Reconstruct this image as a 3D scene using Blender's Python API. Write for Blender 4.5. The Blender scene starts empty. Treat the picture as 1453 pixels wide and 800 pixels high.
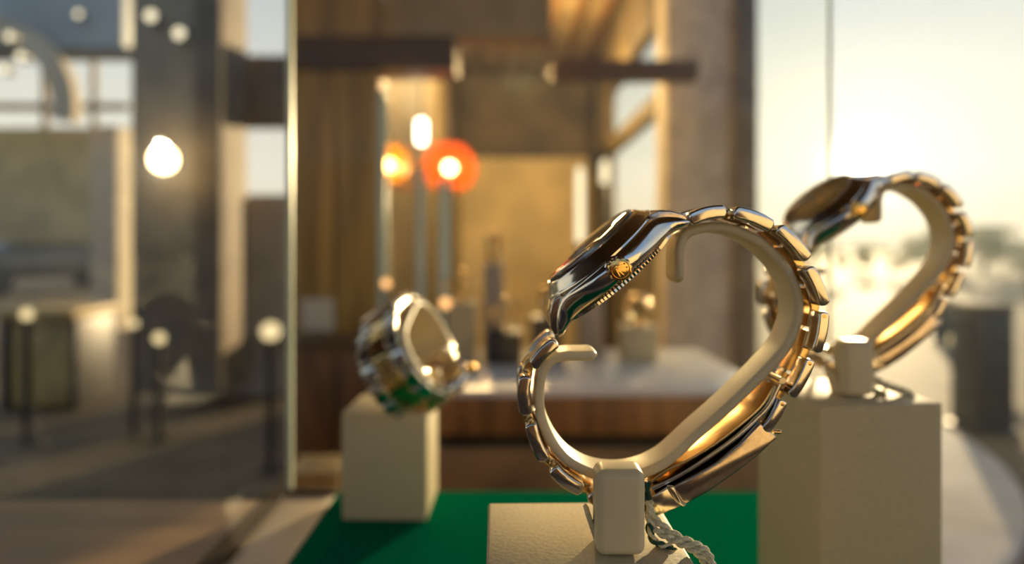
import bpy, bmesh, math, random
from mathutils import Vector, Matrix, Quaternion
random.seed(7)
SC = bpy.context.scene
COL = SC.collection
F = 968.67; CX = 726.5; CY = 345.0          # focal length in pixels, principal point (level camera, shifted lens)
ZC = 1.093                                  # camera height above the floor
PI = math.pi

def P(px, py, D):                           # a point of the place at distance D (metres) along the camera's axis
    return Vector(((px - CX) / F * D, D, ZC - (py - CY) / F * D))

# ------------------------------------------------------------------ materials
def new_mat(name):
    m = bpy.data.materials.new(name); m.use_nodes = True
    nt = m.node_tree
    return m, nt, nt.nodes, nt.links

def mat(name, col, rough=0.5, metal=0.0, var=0.08, scale=40.0, bump=0.0, coat=0.0, aniso=None, spec=0.5, stretch=None, col2=None, emis=None):
    m, nt, N, L = new_mat(name)
    b = N['Principled BSDF']
    b.inputs['Roughness'].default_value = rough
    b.inputs['Metallic'].default_value = metal
    b.inputs['Coat Weight'].default_value = coat
    b.inputs['Specular IOR Level'].default_value = spec
    tc = N.new('ShaderNodeTexCoord'); no = N.new('ShaderNodeTexNoise')
    mp = N.new('ShaderNodeMapping')
    if stretch: mp.inputs['Scale'].default_value = stretch
    L.new(tc.outputs['Object'], mp.inputs['Vector']); L.new(mp.outputs['Vector'], no.inputs['Vector'])
    no.inputs['Scale'].default_value = scale; no.inputs['Detail'].default_value = 4
    cr = N.new('ShaderNodeValToRGB')
    c2 = col2 if col2 else tuple(c * (1 - 2 * var) for c in col)
    c1 = col if col2 else tuple(min(1, c * (1 + var)) for c in col)
    cr.color_ramp.elements[0].position = 0.35; cr.color_ramp.elements[1].position = 0.65
    cr.color_ramp.elements[0].color = (*c2, 1); cr.color_ramp.elements[1].color = (*c1, 1)
    L.new(no.outputs['Fac'], cr.inputs['Fac']); L.new(cr.outputs['Color'], b.inputs['Base Color'])
    if bump:
        bp = N.new('ShaderNodeBump'); bp.inputs['Strength'].default_value = bump; bp.inputs['Distance'].default_value = 0.001
        L.new(no.outputs['Fac'], bp.inputs['Height']); L.new(bp.outputs['Normal'], b.inputs['Normal'])
    return m

def emit_mat(name, col, s):
    m, nt, N, L = new_mat(name)
    N.remove(N['Principled BSDF'])
    e = N.new('ShaderNodeEmission'); e.inputs['Color'].default_value = (*col, 1); e.inputs['Strength'].default_value = s
    L.new(e.outputs['Emission'], N['Material Output'].inputs['Surface'])
    return m

def glass_mat(name, tint=(1, 1, 1), f0=.04, rough=0.0, k=1.0):
    m, nt, N, L = new_mat(name)
    N.remove(N['Principled BSDF'])
    t = N.new('ShaderNodeBsdfTransparent'); t.inputs['Color'].default_value = (*tint, 1)
    g = N.new('ShaderNodeBsdfGlossy'); g.inputs['Roughness'].default_value = rough
    ge = N.new('ShaderNodeNewGeometry')
    def op(kind, a, b=None):
        n = N.new('ShaderNodeMath'); n.operation = kind
        for q, v in enumerate((a, b)):
            if v is None: continue
            if isinstance(v, (int, float)): n.inputs[q].default_value = v
            else: L.new(v, n.inputs[q])
        return n.outputs[0]
    d = N.new('ShaderNodeVectorMath'); d.operation = 'DOT_PRODUCT'
    L.new(ge.outputs['Normal'], d.inputs[0]); L.new(ge.outputs['Incoming'], d.inputs[1])
    c = op('SUBTRACT', 1.0, op('ABSOLUTE', d.outputs['Value']))
    f = op('MULTIPLY', op('ADD', op('MULTIPLY', op('POWER', c, 5.0), 1 - f0), f0), k)
    mx = N.new('ShaderNodeMixShader')
    L.new(f, mx.inputs['Fac']); L.new(t.outputs[0], mx.inputs[1]); L.new(g.outputs[0], mx.inputs[2])
    L.new(mx.outputs[0], N['Material Output'].inputs['Surface'])
    return m

def halo_mat(name, col):
    m, nt, N, L = new_mat(name)
    N.remove(N['Principled BSDF'])
    t = N.new('ShaderNodeBsdfTransparent'); t.inputs['Color'].default_value = (*[.55 + .45 * c for c in col], 1)
    d = N.new('ShaderNodeBsdfTranslucent'); d.inputs['Color'].default_value = (*col, 1)
    mx = N.new('ShaderNodeMixShader'); mx.inputs['Fac'].default_value = .3
    L.new(t.outputs[0], mx.inputs[1]); L.new(d.outputs[0], mx.inputs[2]); L.new(mx.outputs[0], N['Material Output'].inputs['Surface'])
    return m

def leaf_mat(name, col):
    m, nt, N, L = new_mat(name)
    N.remove(N['Principled BSDF'])
    d = N.new('ShaderNodeBsdfDiffuse'); t = N.new('ShaderNodeBsdfTranslucent'); mx = N.new('ShaderNodeMixShader')
    oi = N.new('ShaderNodeTexCoord'); no = N.new('ShaderNodeTexNoise'); no.inputs['Scale'].default_value = 3
    cr = N.new('ShaderNodeValToRGB')
    cr.color_ramp.elements[0].color = (*[c * .6 for c in col], 1); cr.color_ramp.elements[1].color = (*col, 1)
    L.new(oi.outputs['Object'], no.inputs['Vector']); L.new(no.outputs['Fac'], cr.inputs['Fac'])
    L.new(cr.outputs['Color'], d.inputs['Color']); L.new(cr.outputs['Color'], t.inputs['Color'])
    mx.inputs['Fac'].default_value = 0.5
    L.new(d.outputs[0], mx.inputs[1]); L.new(t.outputs[0], mx.inputs[2]); L.new(mx.outputs[0], N['Material Output'].inputs['Surface'])
    return m

M = {}
M['steel'] = mat('polished_steel', (.80, .71, .58), .13, 1.0, .03, 300)
M['brushed'] = mat('brushed_steel', (.66, .53, .40), .17, 1.0, .08, 900, stretch=(1, 12, 1))
M['gold'] = mat('polished_gold', (.95, .62, .24), .16, 1.0, .03, 300)
M['crown_gold'] = mat('crown_gold', (.98, .60, .18), .14, 1.0, .03, 300)
M['dial'] = mat('dark_dial', (.06, .035, .02), .3, 0.3, .05, 200)
M['crystal'] = glass_mat('sapphire_crystal', (.95, .93, .88), .075)
M['ivory'] = mat('ivory_plastic', (.74, .61, .36), .38, 0, .02, 60, spec=.4)
M['block'] = mat('cream_lacquered_block', (.60, .49, .28), .55, 0, .05, 900, .08)
M['green'] = mat('emerald_velvet', (.0, .13, .06), .8, 0, .10, 400, .1, spec=0.0)
M['cream_strip'] = mat('cream_inlay', (.44, .36, .28), .5, 0, .04, 60)
M['dark_trim'] = mat('dark_walnut_trim', (.04, .022, .012), .7, 0, .2, 20, spec=.15, stretch=(1, .1, 1))
M['string_cream'] = mat('cream_cotton', (.92, .82, .52), .8, 0, .12, 2500, .6)
M['string_green'] = mat('green_cotton', (.02, .09, .055), .8, 0, .3, 2500, .6)
M['counter'] = mat('brown_counter_wood', (.27, .16, .075), .42, 0, .18, 9, .1, stretch=(1, 6, 1))
M['walnut'] = mat('orange_walnut', (.30, .13, .035), .4, 0, .25, 8, .1, stretch=(6, 6, .6))
M['wood_panel'] = mat('golden_oak_panel', (.54, .32, .09), .4, 0, .22, 5, .1, stretch=(6, 6, .5))
M['beam'] = mat('dark_oak_beam', (.16, .085, .03), .5, 0, .2, 8, stretch=(.5, 6, 6))
M['soffit'] = mat('beige_plaster', (.50, .38, .20), .8, 0, .06, 12)
M['soffit2'] = mat('sandstone', (.74, .62, .38), .8, 0, .08, 2)
M['dado'] = mat('cream_dado', (.76, .61, .34), .7, 0, .10, 3)
M['pillar'] = mat('beige_stone_pillar', (.74, .63, .45), .7, 0, .10, 14)
M['mullion'] = mat('bronze_mullion', (.19, .14, .09), .45, .3, .15, 20)
M['marble'] = mat('pale_marble', (.82, .82, .80), .2, 0, .06, 7)
M['interior'] = mat('brown_interior_wall', (.14, .10, .045), .7, 0, .25, 3)
M['ceil'] = mat('brown_ceiling', (.26, .19, .09), .7, 0, .12, 6)
M['floor'] = mat('grey_tile_floor', (.20, .17, .13), .28, 0, .12, 3)
M['asphalt'] = mat('grey_paving', (.18, .125, .065), .75, 0, .15, 2, spec=.2)
M['tarmac'] = mat('dark_tarmac', (.045, .036, .03), .8, 0, .2, 3, spec=.1)
M['terrace'] = mat('pale_terrace_stone', (.50, .44, .35), .8, 0, .12, 2.5, spec=.2)
M['concrete'] = mat('grey_brown_concrete', (.26, .185, .105), .7, 0, .15, 4)
M['cream_render'] = mat('cream_render', (.62, .50, .32), .8, 0, .08, 5)
M['olive_wall'] = mat('hazy_olive_render', (.46, .39, .22), .8, 0, .12, 2)
M['canopy'] = mat('grey_blue_canopy', (.42, .45, .42), .5, 0, .08, 2)
M['brown_panel'] = mat('brown_facade_panel', (.24, .16, .085), .6, 0, .12, 5)
M['dark_metal'] = mat('dark_metal', (.06, .055, .05), .4, .5, .15, 20)
M['yellow_wood'] = mat('yellow_wood', (.55, .34, .09), .45, 0, .15, 6, stretch=(6, 6, .6))
M['black_box'] = mat('black_leatherette', (.02, .018, .015), .4, 0, .2, 60)
M['white_card'] = mat('white_card', (.80, .72, .60), .6, 0, .03, 50)
M['car_dark'] = mat('dark_car_paint', (.04, .045, .045), .25, 0, .05, 3, coat=.6)
M['car_light'] = mat('silver_car_paint', (.35, .34, .31), .25, .3, .05, 3, coat=.6)
M['tyre'] = mat('black_tyre', (.02, .02, .02), .8, 0, .1, 30)
M['leaf'] = leaf_mat('olive_leaf', (.42, .36, .14))
M['leaf_dark'] = leaf_mat('dark_leaf', (.10, .11, .05))
M['bark'] = mat('bark', (.10, .07, .04), .9, 0, .2, 20)
M['pane'] = glass_mat('clear_pane', (.985, .985, .96), .04, 0, .22)
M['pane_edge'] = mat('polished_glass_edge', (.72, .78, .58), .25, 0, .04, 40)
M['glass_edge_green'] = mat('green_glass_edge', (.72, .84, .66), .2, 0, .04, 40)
M['lamp_white'] = emit_mat('white_lamp', (1, .86, .62), 9)
M['lamp_warm'] = emit_mat('warm_lamp', (1, .78, .40), 14)
M['lamp_yellow'] = emit_mat('yellow_bulb', (1, .72, .25), 40)
M['lamp_orange'] = emit_mat('orange_bulb', (1, .62, .30), 40)
M['lamp_soft'] = emit_mat('soft_downlight', (1, .88, .62), 1.6)
M['glow_tube'] = emit_mat('tube_glow', (1, .85, .55), 1.6)
M['amber'] = halo_mat('amber_halo_glass', (1, .22, .03))
M['yellow_halo_glass'] = halo_mat('yellow_halo_glass', (1, .55, .06))
M['dim_globe'] = emit_mat('dim_globe', (1, .78, .42), 1.3)
M['tiny_bulb'] = emit_mat('tiny_bulb', (1, .50, .18), 2.2)
M['headlamp'] = emit_mat('lit_headlamp', (1, .80, .42), 5)

# ------------------------------------------------------------------ object helpers
def link(o, parent=None):
    COL.objects.link(o)
    if parent is not None: o.parent = parent
    return o

def obj(name, bm, material, parent=None, smooth=30):
    bmesh.ops.recalc_face_normals(bm, faces=bm.faces)
    me = bpy.data.meshes.new(name); bm.to_mesh(me); bm.free()
    if smooth:
        me.shade_smooth(); me.set_sharp_from_angle(angle=math.radians(smooth))
    me.materials.append(material)
    return link(bpy.data.objects.new(name, me), parent)

def thing(name, label, cat, loc=(0, 0, 0), group=None):
    o = bpy.data.objects.new(name, None); COL.objects.link(o); o.empty_display_size = .01
    o.location = loc; o['label'] = label; o['category'] = cat
    if group: o['group'] = group
    return o

def tag(o, label, cat, group=None):
    o['label'] = label; o['category'] = cat
    if group: o['group'] = group
    return o

def struct(o, label=None, cat=None):
    o['kind'] = 'structure'
    if label: o['label'] = label
    if cat: o['category'] = cat
    return o

def dup(root, group=None):
    r = root.copy(); COL.objects.link(r)
    for ch in list(root.children):
        c = ch.copy(); COL.objects.link(c); c.parent = r
        for g in list(ch.children):
            d = g.copy(); COL.objects.link(d); d.parent = c
    return r

# ------------------------------------------------------------------ shape helpers
def bx(x0, x1, y0, y1, z0, z1, bev=0.0, seg=3, bm=None):
    b = bmesh.new()
    vs = [b.verts.new((x, y, z)) for x in (x0, x1) for y in (y0, y1) for z in (z0, z1)]
    for f in ((0, 1, 3, 2), (4, 6, 7, 5), (0, 4, 5, 1), (2, 3, 7, 6), (0, 2, 6, 4), (1, 5, 7, 3)):
        b.faces.new([vs[i] for i in f])
    bmesh.ops.recalc_face_normals(b, faces=b.faces)
    if bev: bmesh.ops.bevel(b, geom=list(b.edges), offset=bev, segments=seg, profile=.5, affect='EDGES', clamp_overlap=True)
    if bm is not None:
        me = bpy.data.meshes.new('t'); b.to_mesh(me); b.free(); bm.from_mesh(me); bpy.data.meshes.remove(me); return bm
    return b

def extrude(poly, y0, y1, bev=0.0, seg=3):            # polygon in XZ extruded along Y, rims rounded
    bm = bmesh.new()
    a = [bm.verts.new((x, y0, z)) for x, z in poly]; b = [bm.verts.new((x, y1, z)) for x, z in poly]
    n = len(poly)
    fa = bm.faces.new(a); fb = bm.faces.new(b)
    for i in range(n): bm.faces.new((a[i], a[(i + 1) % n], b[(i + 1) % n], b[i]))
    bmesh.ops.recalc_face_normals(bm, faces=bm.faces)
    if bev:
        bmesh.ops.bevel(bm, geom=list(fa.edges) + list(fb.edges), offset=bev, segments=seg, profile=.5, affect='EDGES', clamp_overlap=True)
    return bm

def lathe(prof, n=64, closed=False):                  # profile of (r, h) turned about +Z
    bm = bmesh.new(); rings = []
    for r, h in prof:
        rings.append([bm.verts.new((r * math.cos(2 * PI * i / n), r * math.sin(2 * PI * i / n), h)) for i in range(n)] if r > 1e-9 else [bm.verts.new((0, 0, h))])
    pr = list(zip(rings, rings[1:])) + ([(rings[-1], rings[0])] if closed else [])
    for A, B in pr:
        for i in range(n):
            j = (i + 1) % n
            if len(A) == 1 and len(B) == 1: continue
            if len(A) == 1: bm.faces.new((A[0], B[i], B[j]))
            elif len(B) == 1: bm.faces.new((A[i], A[j], B[0]))
            else: bm.faces.new((A[i], A[j], B[j], B[i]))
    return bm

def catmull(pts, per=8):
    pts = [Vector(p) for p in pts]
    q = [2 * pts[0] - pts[1]] + pts + [2 * pts[-1] - pts[-2]]
    out = []
    for i in range(1, len(q) - 2):
        p0, p1, p2, p3 = q[i - 1:i + 3]
        for k in range(per):
            t = k / per
            out.append(.5 * ((2 * p1) + (p2 - p0) * t + (2 * p0 - 5 * p1 + 4 * p2 - p3) * t * t + (3 * p1 - p0 - 3 * p2 + p3) * t ** 3))
    out.append(pts[-1].copy())
    return out

def rrect(ht, hw, r, k=5):                            # rounded rectangle cross-section (thickness, width)
    out = []
    for cx, cy, a0 in ((ht - r, hw - r, 0), (-(ht - r), hw - r, 90), (-(ht - r), -(hw - r), 180), (ht - r, -(hw - r), 270)):
        for i in range(k + 1):
            a = math.radians(a0 + 90 * i / k); out.append((cx + r * math.cos(a), cy + r * math.sin(a)))
    return out

def band(path, ht, hw, r, yc=0.0, round_ends=True):   # flat band swept along an XZ path, tongue-shaped ends
    p = catmull(path, 8)
    n = len(p); d = [0.0]
    for i in range(1, n): d.append(d[-1] + (p[i] - p[i - 1]).length)
    if round_ends:                                     # extra rings near the two ends
        extra = []
        for e in (0.02, .08, .2, .4, .65, .9):
            extra += [e * ht * 1.6, d[-1] - e * ht * 1.6]
        ds = sorted(set(d + extra))
    else: ds = d
    def at(s):
        for i in range(1, n):
            if s <= d[i] + 1e-12:
                t = (s - d[i - 1]) / max(1e-12, d[i] - d[i - 1]); return p[i - 1].lerp(p[i], t)
        return p[-1]
    bm = bmesh.new(); rings = []
    eps = d[-1] * 1e-3
    for s in ds:
        c = at(s); t = (at(min(d[-1], s + eps)) - at(max(0, s - eps))).normalized(); nn = Vector((-t.y, t.x))
        e = min(s, d[-1] - s); R = ht * 1.6; sc = 1.0; inset = 0.0
        if round_ends and e < R:
            sc = max(.05, math.sqrt(max(0, 1 - (1 - e / R) ** 2))); inset = (1 - sc) * min(hw * .55, ht * 2.4)
        ring = [bm.verts.new((c.x + nn.x * a * sc, yc + math.copysign(max(abs(b) - inset, 0), b), c.y + nn.y * a * sc)) for a, b in rrect(ht, hw, r)]
        rings.append(ring)
    m = len(rings[0])
    for A, B in zip(rings, rings[1:]):
        for i in range(m): bm.faces.new((A[i], A[(i + 1) % m], B[(i + 1) % m], B[i]))
    bm.faces.new(rings[0]); bm.faces.new(rings[-1])
    return bm

def tube(path, r, k=10, twist=None, closed=False):    # round tube along a 3-D path
    pts = [Vector(p) for p in path]; bm = bmesh.new(); rings = []
    ref = Vector((0, 0, 1))
    for i, c in enumerate(pts):
        t = (pts[min(i + 1, len(pts) - 1)] - pts[max(i - 1, 0)]).normalized()
        u = t.cross(ref)
        if u.length < .05: u = t.cross(Vector((1, 0, 0)))
        u.normalize(); v = u.cross(t).normalized(); ref = v
        rr = r(i / (len(pts) - 1)) if callable(r) else r
        rings.append([bm.verts.new(c + (u * math.cos(2 * PI * a / k) + v * math.sin(2 * PI * a / k)) * rr) for a in range(k)])
    for A, B in zip(rings, rings[1:]):
        for i in range(k): bm.faces.new((A[i], A[(i + 1) % k], B[(i + 1) % k], B[i]))
    bm.faces.new(rings[0]); bm.faces.new(rings[-1])
    return bm

def boxat(name, px0, px1, py0, py1, D, depth, material, bev=0.0, parent=None, origin=None):
    a = P(px0, py1, D); b = P(px1, py0, D)
    o = Vector(origin) if origin is not None else Vector((0, 0, 0))
    return obj(name, bx(a.x - o.x, b.x - o.x, D - o.y, D + depth - o.y, a.z - o.z, b.z - o.z, bev), material, parent)

# ------------------------------------------------------------------ display blocks
BASE = ZC - .143
def block(name, label, w, d, top, cx, cy, rz):
    o = obj(name, bx(-w / 2, w / 2, -d / 2, d / 2, 0, top - BASE, .0007, 3), M['block'])
    o.location = (cx, cy, BASE); o.rotation_euler.z = rz
    return tag(o, label, 'display block', 'watch display blocks')
TOPF = ZC - .0675; TOPR = ZC - .054; TOPL = ZC - .0875
block('display_block', 'cream cube block under the sharp two-tone watch in front', .044, .044, TOPF, .0163, .156, math.radians(1.2))
block('display_block', 'tall cream block under the sunlit watch beside the sky', .044, .044, TOPR, .1215, .2505, math.radians(6))
block('display_block', 'small blurred cream block under the tilted ring-shaped watch', .044, .044, TOPL, -.0655, .374, math.radians(-1))

# ------------------------------------------------------------------ the watch, traced in its own plane
O = Vector((23.4, 160.0, -67.5))                       # watch origin (mm, camera-relative): foot of its stand
def loc2(px, py, z):
    return ((px - CX) / F * z - O.x, -(py - CY) / F * z - O.z)
def mm(bm):
    bmesh.ops.scale(bm, vec=(.001, .001, .001), verts=bm.verts); return bm
def Y(z): return z - O.y
ROOT = Vector((O.x * .001, O.y * .001, TOPF))

watch = thing('wristwatch', 'sharp two-tone wristwatch seen from its crown side, on the front block', 'watch', ROOT, 'watches on display')

# head frame: s along 6-12, n out of the dial, y across (crown at -y)
Cx, Cz = loc2(849, 361.5, 165)
dS = Vector((.753, 0, .658)); nS = Vector((-.658, 0, .753)); ySv = Vector((0, 1, 0))
ct_, st_ = math.cos(math.radians(2.5)), math.sin(math.radians(2.5)); nS, ySv = nS * ct_ - ySv * st_, ySv * ct_ + nS * st_   # the dial leans a touch to the street
HM = Matrix(((dS.x, ySv.x, nS.x, Cx), (dS.y, ySv.y, nS.y, Y(165)), (dS.z, ySv.z, nS.z, Cz), (0, 0, 0, 1)))
def head(bm):
    bm.transform(HM); return mm(bm)

def case_bm():
    bm = bmesh.new(); rings = []
    S = [-19.75, -19.6, -19.3, -18.8] + [-18 + 1.0 * i for i in range(37)] + [18.8, 19.3, 19.6, 19.75]
    for s in S:
        a = abs(s)
        circ = math.sqrt(max(0, 17.9 ** 2 - s * s)); lug = 11.9 - .03 * a * a / 20
        hw = (circ ** 8 + lug ** 8) ** (1 / 8) if circ > 0 else lug
        hw = min(hw, 18.0)
        t = max(0, a - 11.5) / 8.2
        top = -.1 - 5.4 * t ** 1.9; bot = -5.4 - 2.0 * t ** 1.4
        e = max(0, a - 18.6) / 1.2
        mid = (top + bot) / 2; h = (top - bot) / 2 * math.sqrt(max(.04, 1 - min(1, e) ** 2 * .9))
        inset = e * .6
        ring = []
        prof = [(-1, 1), (-.985, .62)]
        # flank: rounded, bulging out in the middle
        pts = []
        K = 8
        for i in range(K + 1):
            th = PI / 2 - PI * i / K
            yy = (hw - inset) - 2.6 + 2.6 * math.cos(th) ** .55 if abs(math.cos(th)) > 1e-6 else (hw - inset) - 2.6
            pts.append((yy, mid + h * math.copysign(abs(math.sin(th)) ** .85, math.sin(th))))
        right = pts; left = [(-y, n) for y, n in reversed(pts)]
        for y, n in right + left: ring.append(bm.verts.new((s, y, n)))
        rings.append(ring)
    m = len(rings[0])
    for A, B in zip(rings, rings[1:]):
        for i in range(m): bm.faces.new((A[i], A[(i + 1) % m], B[(i + 1) % m], B[i]))
    bm.faces.new(rings[0]); bm.faces.new(rings[-1])
    return bm
obj('case', head(case_bm()), M['steel'], watch, 50)
obj('bezel', head(lathe([(12.9, -.4), (12.95, 2.3), (13.05, 2.75), (13.3, 2.9), (13.6, 2.75), (14.2, 2.1), (15.3, 1.0), (15.75, .62), (16.05, .48), (16.2, .25), (16.2, -.4)], 96, True)), M['steel'], watch, 32)
obj('crystal', head(lathe([(0, 3.72), (6, 3.71), (12.3, 3.68), (12.75, 3.5), (12.88, 3.2), (12.88, 1.2), (0, 1.2)], 96)), M['crystal'], watch, 25)
dial = obj('dial', head(lathe([(0, .7), (12.8, .7), (12.85, .4), (0, .4)], 64)), M['dial'], watch)
for k in range(12):
    if k == 3: continue
    a = k * PI / 6
    b = bx(9.6, 11.6, -.35, .35, .7, .95, .08, 2); b.transform(Matrix.Rotation(a, 4, 'Z'))
    obj('hour_marker', head(b), M['gold'], dial)
for ln, w, a in ((7.2, .5, math.radians(50)), (10.3, .4, math.radians(-60))):
    b = bx(-1.5, ln, -w, w, 1.0, 1.12, .05, 2); b.transform(Matrix.Rotation(a, 4, 'Z'))
    obj('hand', head(b), M['gold'], dial)
b = bx(-2.0, 2.0, -10.6, -6.6, 3.66, 4.2, .35, 3)
obj('date_magnifier', head(b), M['crystal'], watch)
# case back: dome and coin-edged ring
obj('case_back', head(lathe([(0, -7.7), (9, -7.6), (13.0, -7.0), (14.2, -6.5), (14.4, -5.2), (0, -5.2)], 80)), M['brushed'], watch)
bm = bmesh.new(); n = 220
ra = [[], [], [], []]
for i in range(n):
    r = 16.9 + (.22 if i % 2 else -.12); a = 2 * PI * i / n
    for q, (dr, h) in enumerate(((-1.4, -6.75), (-.1, -6.45), (0, -5.7), (-1.2, -5.2))):
        ra[q].append(bm.verts.new(((r + dr) * math.cos(a), (r + dr) * math.sin(a), h)))
for A, B in zip(ra, ra[1:]):
    for i in range(n): bm.faces.new((A[i], A[(i + 1) % n], B[(i + 1) % n], B[i]))
bm.faces.new(ra[0]); bm.faces.new(ra[-1])
obj('fluted_ring', head(bm), M['steel'], watch, 10)
# winding crown at -y, with its raised coronet
def crown_place(bm, inset=0.0):                        # built about +Z (outward), turned to -y
    bm.transform(Matrix(((1, 0, 0, -.2), (0, 0, -1, -17.4 + inset), (0, 1, 0, -2.6), (0, 0, 0, 1)))); return head(bm)
bm = bmesh.new(); n = 48; ra = [[] for _ in range(5)]
for i in range(n):
    k = (i % 4) in (0, 1); a = 2 * PI * i / n
    for q, (r, h) in enumerate(((1.9, -.8), (2.72 if k else 2.38, 0), (2.72 if k else 2.38, 2.5), (2.45 if k else 2.3, 3.0), (2.1, 3.1))):
        ra[q].append(bm.verts.new((r * math.cos(a), r * math.sin(a), h)))
for A, B in zip(ra, ra[1:]):
    for i in range(n): bm.faces.new((A[i], A[(i + 1) % n], B[(i + 1) % n], B[i]))
bm.faces.new(ra[0]); bm.faces.new(ra[-1])
crown = obj('crown', crown_place(bm), M['crown_gold'], watch, 25)
bm = lathe([(2.12, 3.05), (2.15, 3.35), (1.95, 3.4), (1.85, 3.12)], 48, True)
obj('crown_rim', crown_place(bm), M['crown_gold'], crown)
bm = bmesh.new()                                       # coronet: five tapered points with balls on a curved base
def prong(a, ln):
    d = Vector((math.cos(a), math.sin(a), 0)); s = Vector((-d.y, d.x, 0)); o0 = Vector((0, -1.15, 0))
    pts = [(o0 + d * .15 + s * .20, 0), (o0 + d * ln + s * .10, 0), (o0 + d * ln - s * .10, 0), (o0 + d * .15 - s * .20, 0)]
    lo = [bm.verts.new((p.x, p.y, 3.08)) for p, _ in pts]; hi = [bm.verts.new((p.x * .98, p.y * .98, 3.36)) for p, _ in pts]
    bm.faces.new(hi); bm.faces.new(lo)
    for i in range(4): bm.faces.new((lo[i], lo[(i + 1) % 4], hi[(i + 1) % 4], hi[i]))
    c = o0 + d * (ln + .12)
    bmesh.ops.create_icosphere(bm, subdivisions=2, radius=.2, matrix=Matrix.Translation((c.x, c.y, 3.25)))
for a, ln in ((90, 2.35), (68, 2.25), (112, 2.25), (46, 1.95), (134, 1.95)): prong(math.radians(a), ln)
tm = bmesh.ops.create_icosphere(bm, subdivisions=2, radius=.5, matrix=Matrix.Translation((0, -1.2, 3.15)) @ Matrix.Diagonal((1.5, .5, .4, 1)))
bm.transform(Matrix.Rotation(math.radians(-150), 4, 'Z'))
obj('coronet', crown_place(bm), M['crown_gold'], crown)
# crown guards / tube collar
obj('crown_tube', crown_place(lathe([(0, -1.2), (2.9, -1.2), (2.9, -.25), (2.6, -.05), (0, -.05)], 40)), M['steel'], watch)
# end links between the lugs
for sgn in (1, -1):
    poly = [(13.0, -.2), (14.5, .35), (16.2, -.2), (18.2, -1.8), (19.9, -4.2), (20.4, -6.0), (19.2, -6.6), (13.5, -3.0)]
    b = extrude([(sgn * s, n) for s, n in poly], -9.2, 9.2, .3)
    obj('end_link', head(b), M['brushed'], watch)
    b = extrude([(sgn * s, n + .28) for s, n in poly], -4.0, 4.0, .3)
    obj('end_link_centre', head(b), M['gold'], watch)

# bracelet rows: near-face end points in the plane, half thickness; width tapers 20 -> 16 mm
rows = [((979, 311), (1031, 298.5), 9.5), ((1043, 299.5), (1098, 321), 9.5), ((1106, 322), (1148, 367.5), 8.3), ((1149, 379), (1172, 433), 8.0),
        ((1171, 443), (1160, 500), 7.6), ((1152, 511), (1124, 563), 7.2), ((1113, 569), (1086, 612), 7.0)]
left_rows = [((789, 485), (756, 521), 8.6), ((745, 534), (746, 590), 9.3), ((752, 602), (773, 655), 8.6), ((783, 667), (826, 698), 9.0), ((836, 704), (876, 722), 9.0), ((886, 723), (922, 716), 8.5)]
def stadium(a, b, t, bow, k=7):
    a = Vector(a); b = Vector(b); d = (b - a).normalized(); nn = Vector((-d.y, d.x)); L = (b - a).length
    pts = []
    A = a + d * t * .55; B = b - d * t * .55
    for i in range(k + 1):
        th = PI / 2 - PI * i / k
        pts.append(B + d * math.cos(th) * t * .62 + nn * math.sin(th) * t)
    for i in range(k + 1):
        th = -PI / 2 - PI * i / k
        pts.append(A + d * math.cos(th) * t * .62 + nn * math.sin(th) * t)
    # bow: add mid points with the outward offset
    mid_top = (A + B) / 2 + nn * (t + bow); mid_bot = (A + B) / 2 + nn * (-t + bow)
    out = pts[:k + 1] + [B.lerp(A, .25) + nn * (-t + bow * .75), mid_bot, B.lerp(A, .75) + nn * (-t + bow * .75)] + pts[k + 1:] + [A.lerp(B, .25) + nn * (t + bow * .75), mid_top, A.lerp(B, .75) + nn * (t + bow * .75)]
    return [(p.x, p.y) for p in out]
def build_rows(rows, w0, w1, outward, pins):
    ends = []
    for i, (pa, pb, th) in enumerate(rows):
        w = w0 + (w1 - w0) * i / (len(rows) - 1); zn = 165 - w / 2
        a = loc2(*pa, zn); b = loc2(*pb, zn); t = th / F * zn
        bow = outward * t * .28
        poly = stadium(a, b, t, bow)
        yn = Y(zn); yw = w * .29
        lk = obj('link', mm(extrude(poly, yn, yn + yw, min(.45, t * .3))), M['steel'], watch, 35)
        if i in pins:
            c = Vector(a) + (Vector(b) - Vector(a)).normalized() * t * .75
            b2 = lathe([(0, .09), (.42, .07), (.52, -.1), (.52, -1)], 24); b2.transform(Matrix(((1, 0, 0, c.x), (0, 0, -1, yn), (0, 1, 0, c.y), (0, 0, 0, 1))))
            obj('pin', mm(b2), M['gold'], lk)
        obj('link', mm(extrude(poly, yn + w - yw, yn + w, min(.45, t * .3))), M['steel'], watch, 35)
        ends.append((a, b, t, w, yn))
    for i, (a, b, t, w, yn) in enumerate(ends):       # gold centre links, half a pitch further along
        if i + 1 < len(ends): nx = ends[i + 1]
        else: continue
        m0 = Vector(a).lerp(Vector(b), .55); m1 = Vector(nx[0]).lerp(Vector(nx[1]), .45)
        kn = (Vector(b) + Vector(nx[0])) / 2
        path = [m0, m0.lerp(kn, .6), kn, kn.lerp(m1, .4), m1]
        obj('centre_link', mm(band([(p.x, p.y) for p in path], t * .86, w * .19, t * .3, yn + w / 2, False)), M['gold'], watch, 35)
build_rows(rows, 20, 16.2, 1, (4, 5, 6))
build_rows(left_rows, 20, 16.4, -1, ())
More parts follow.
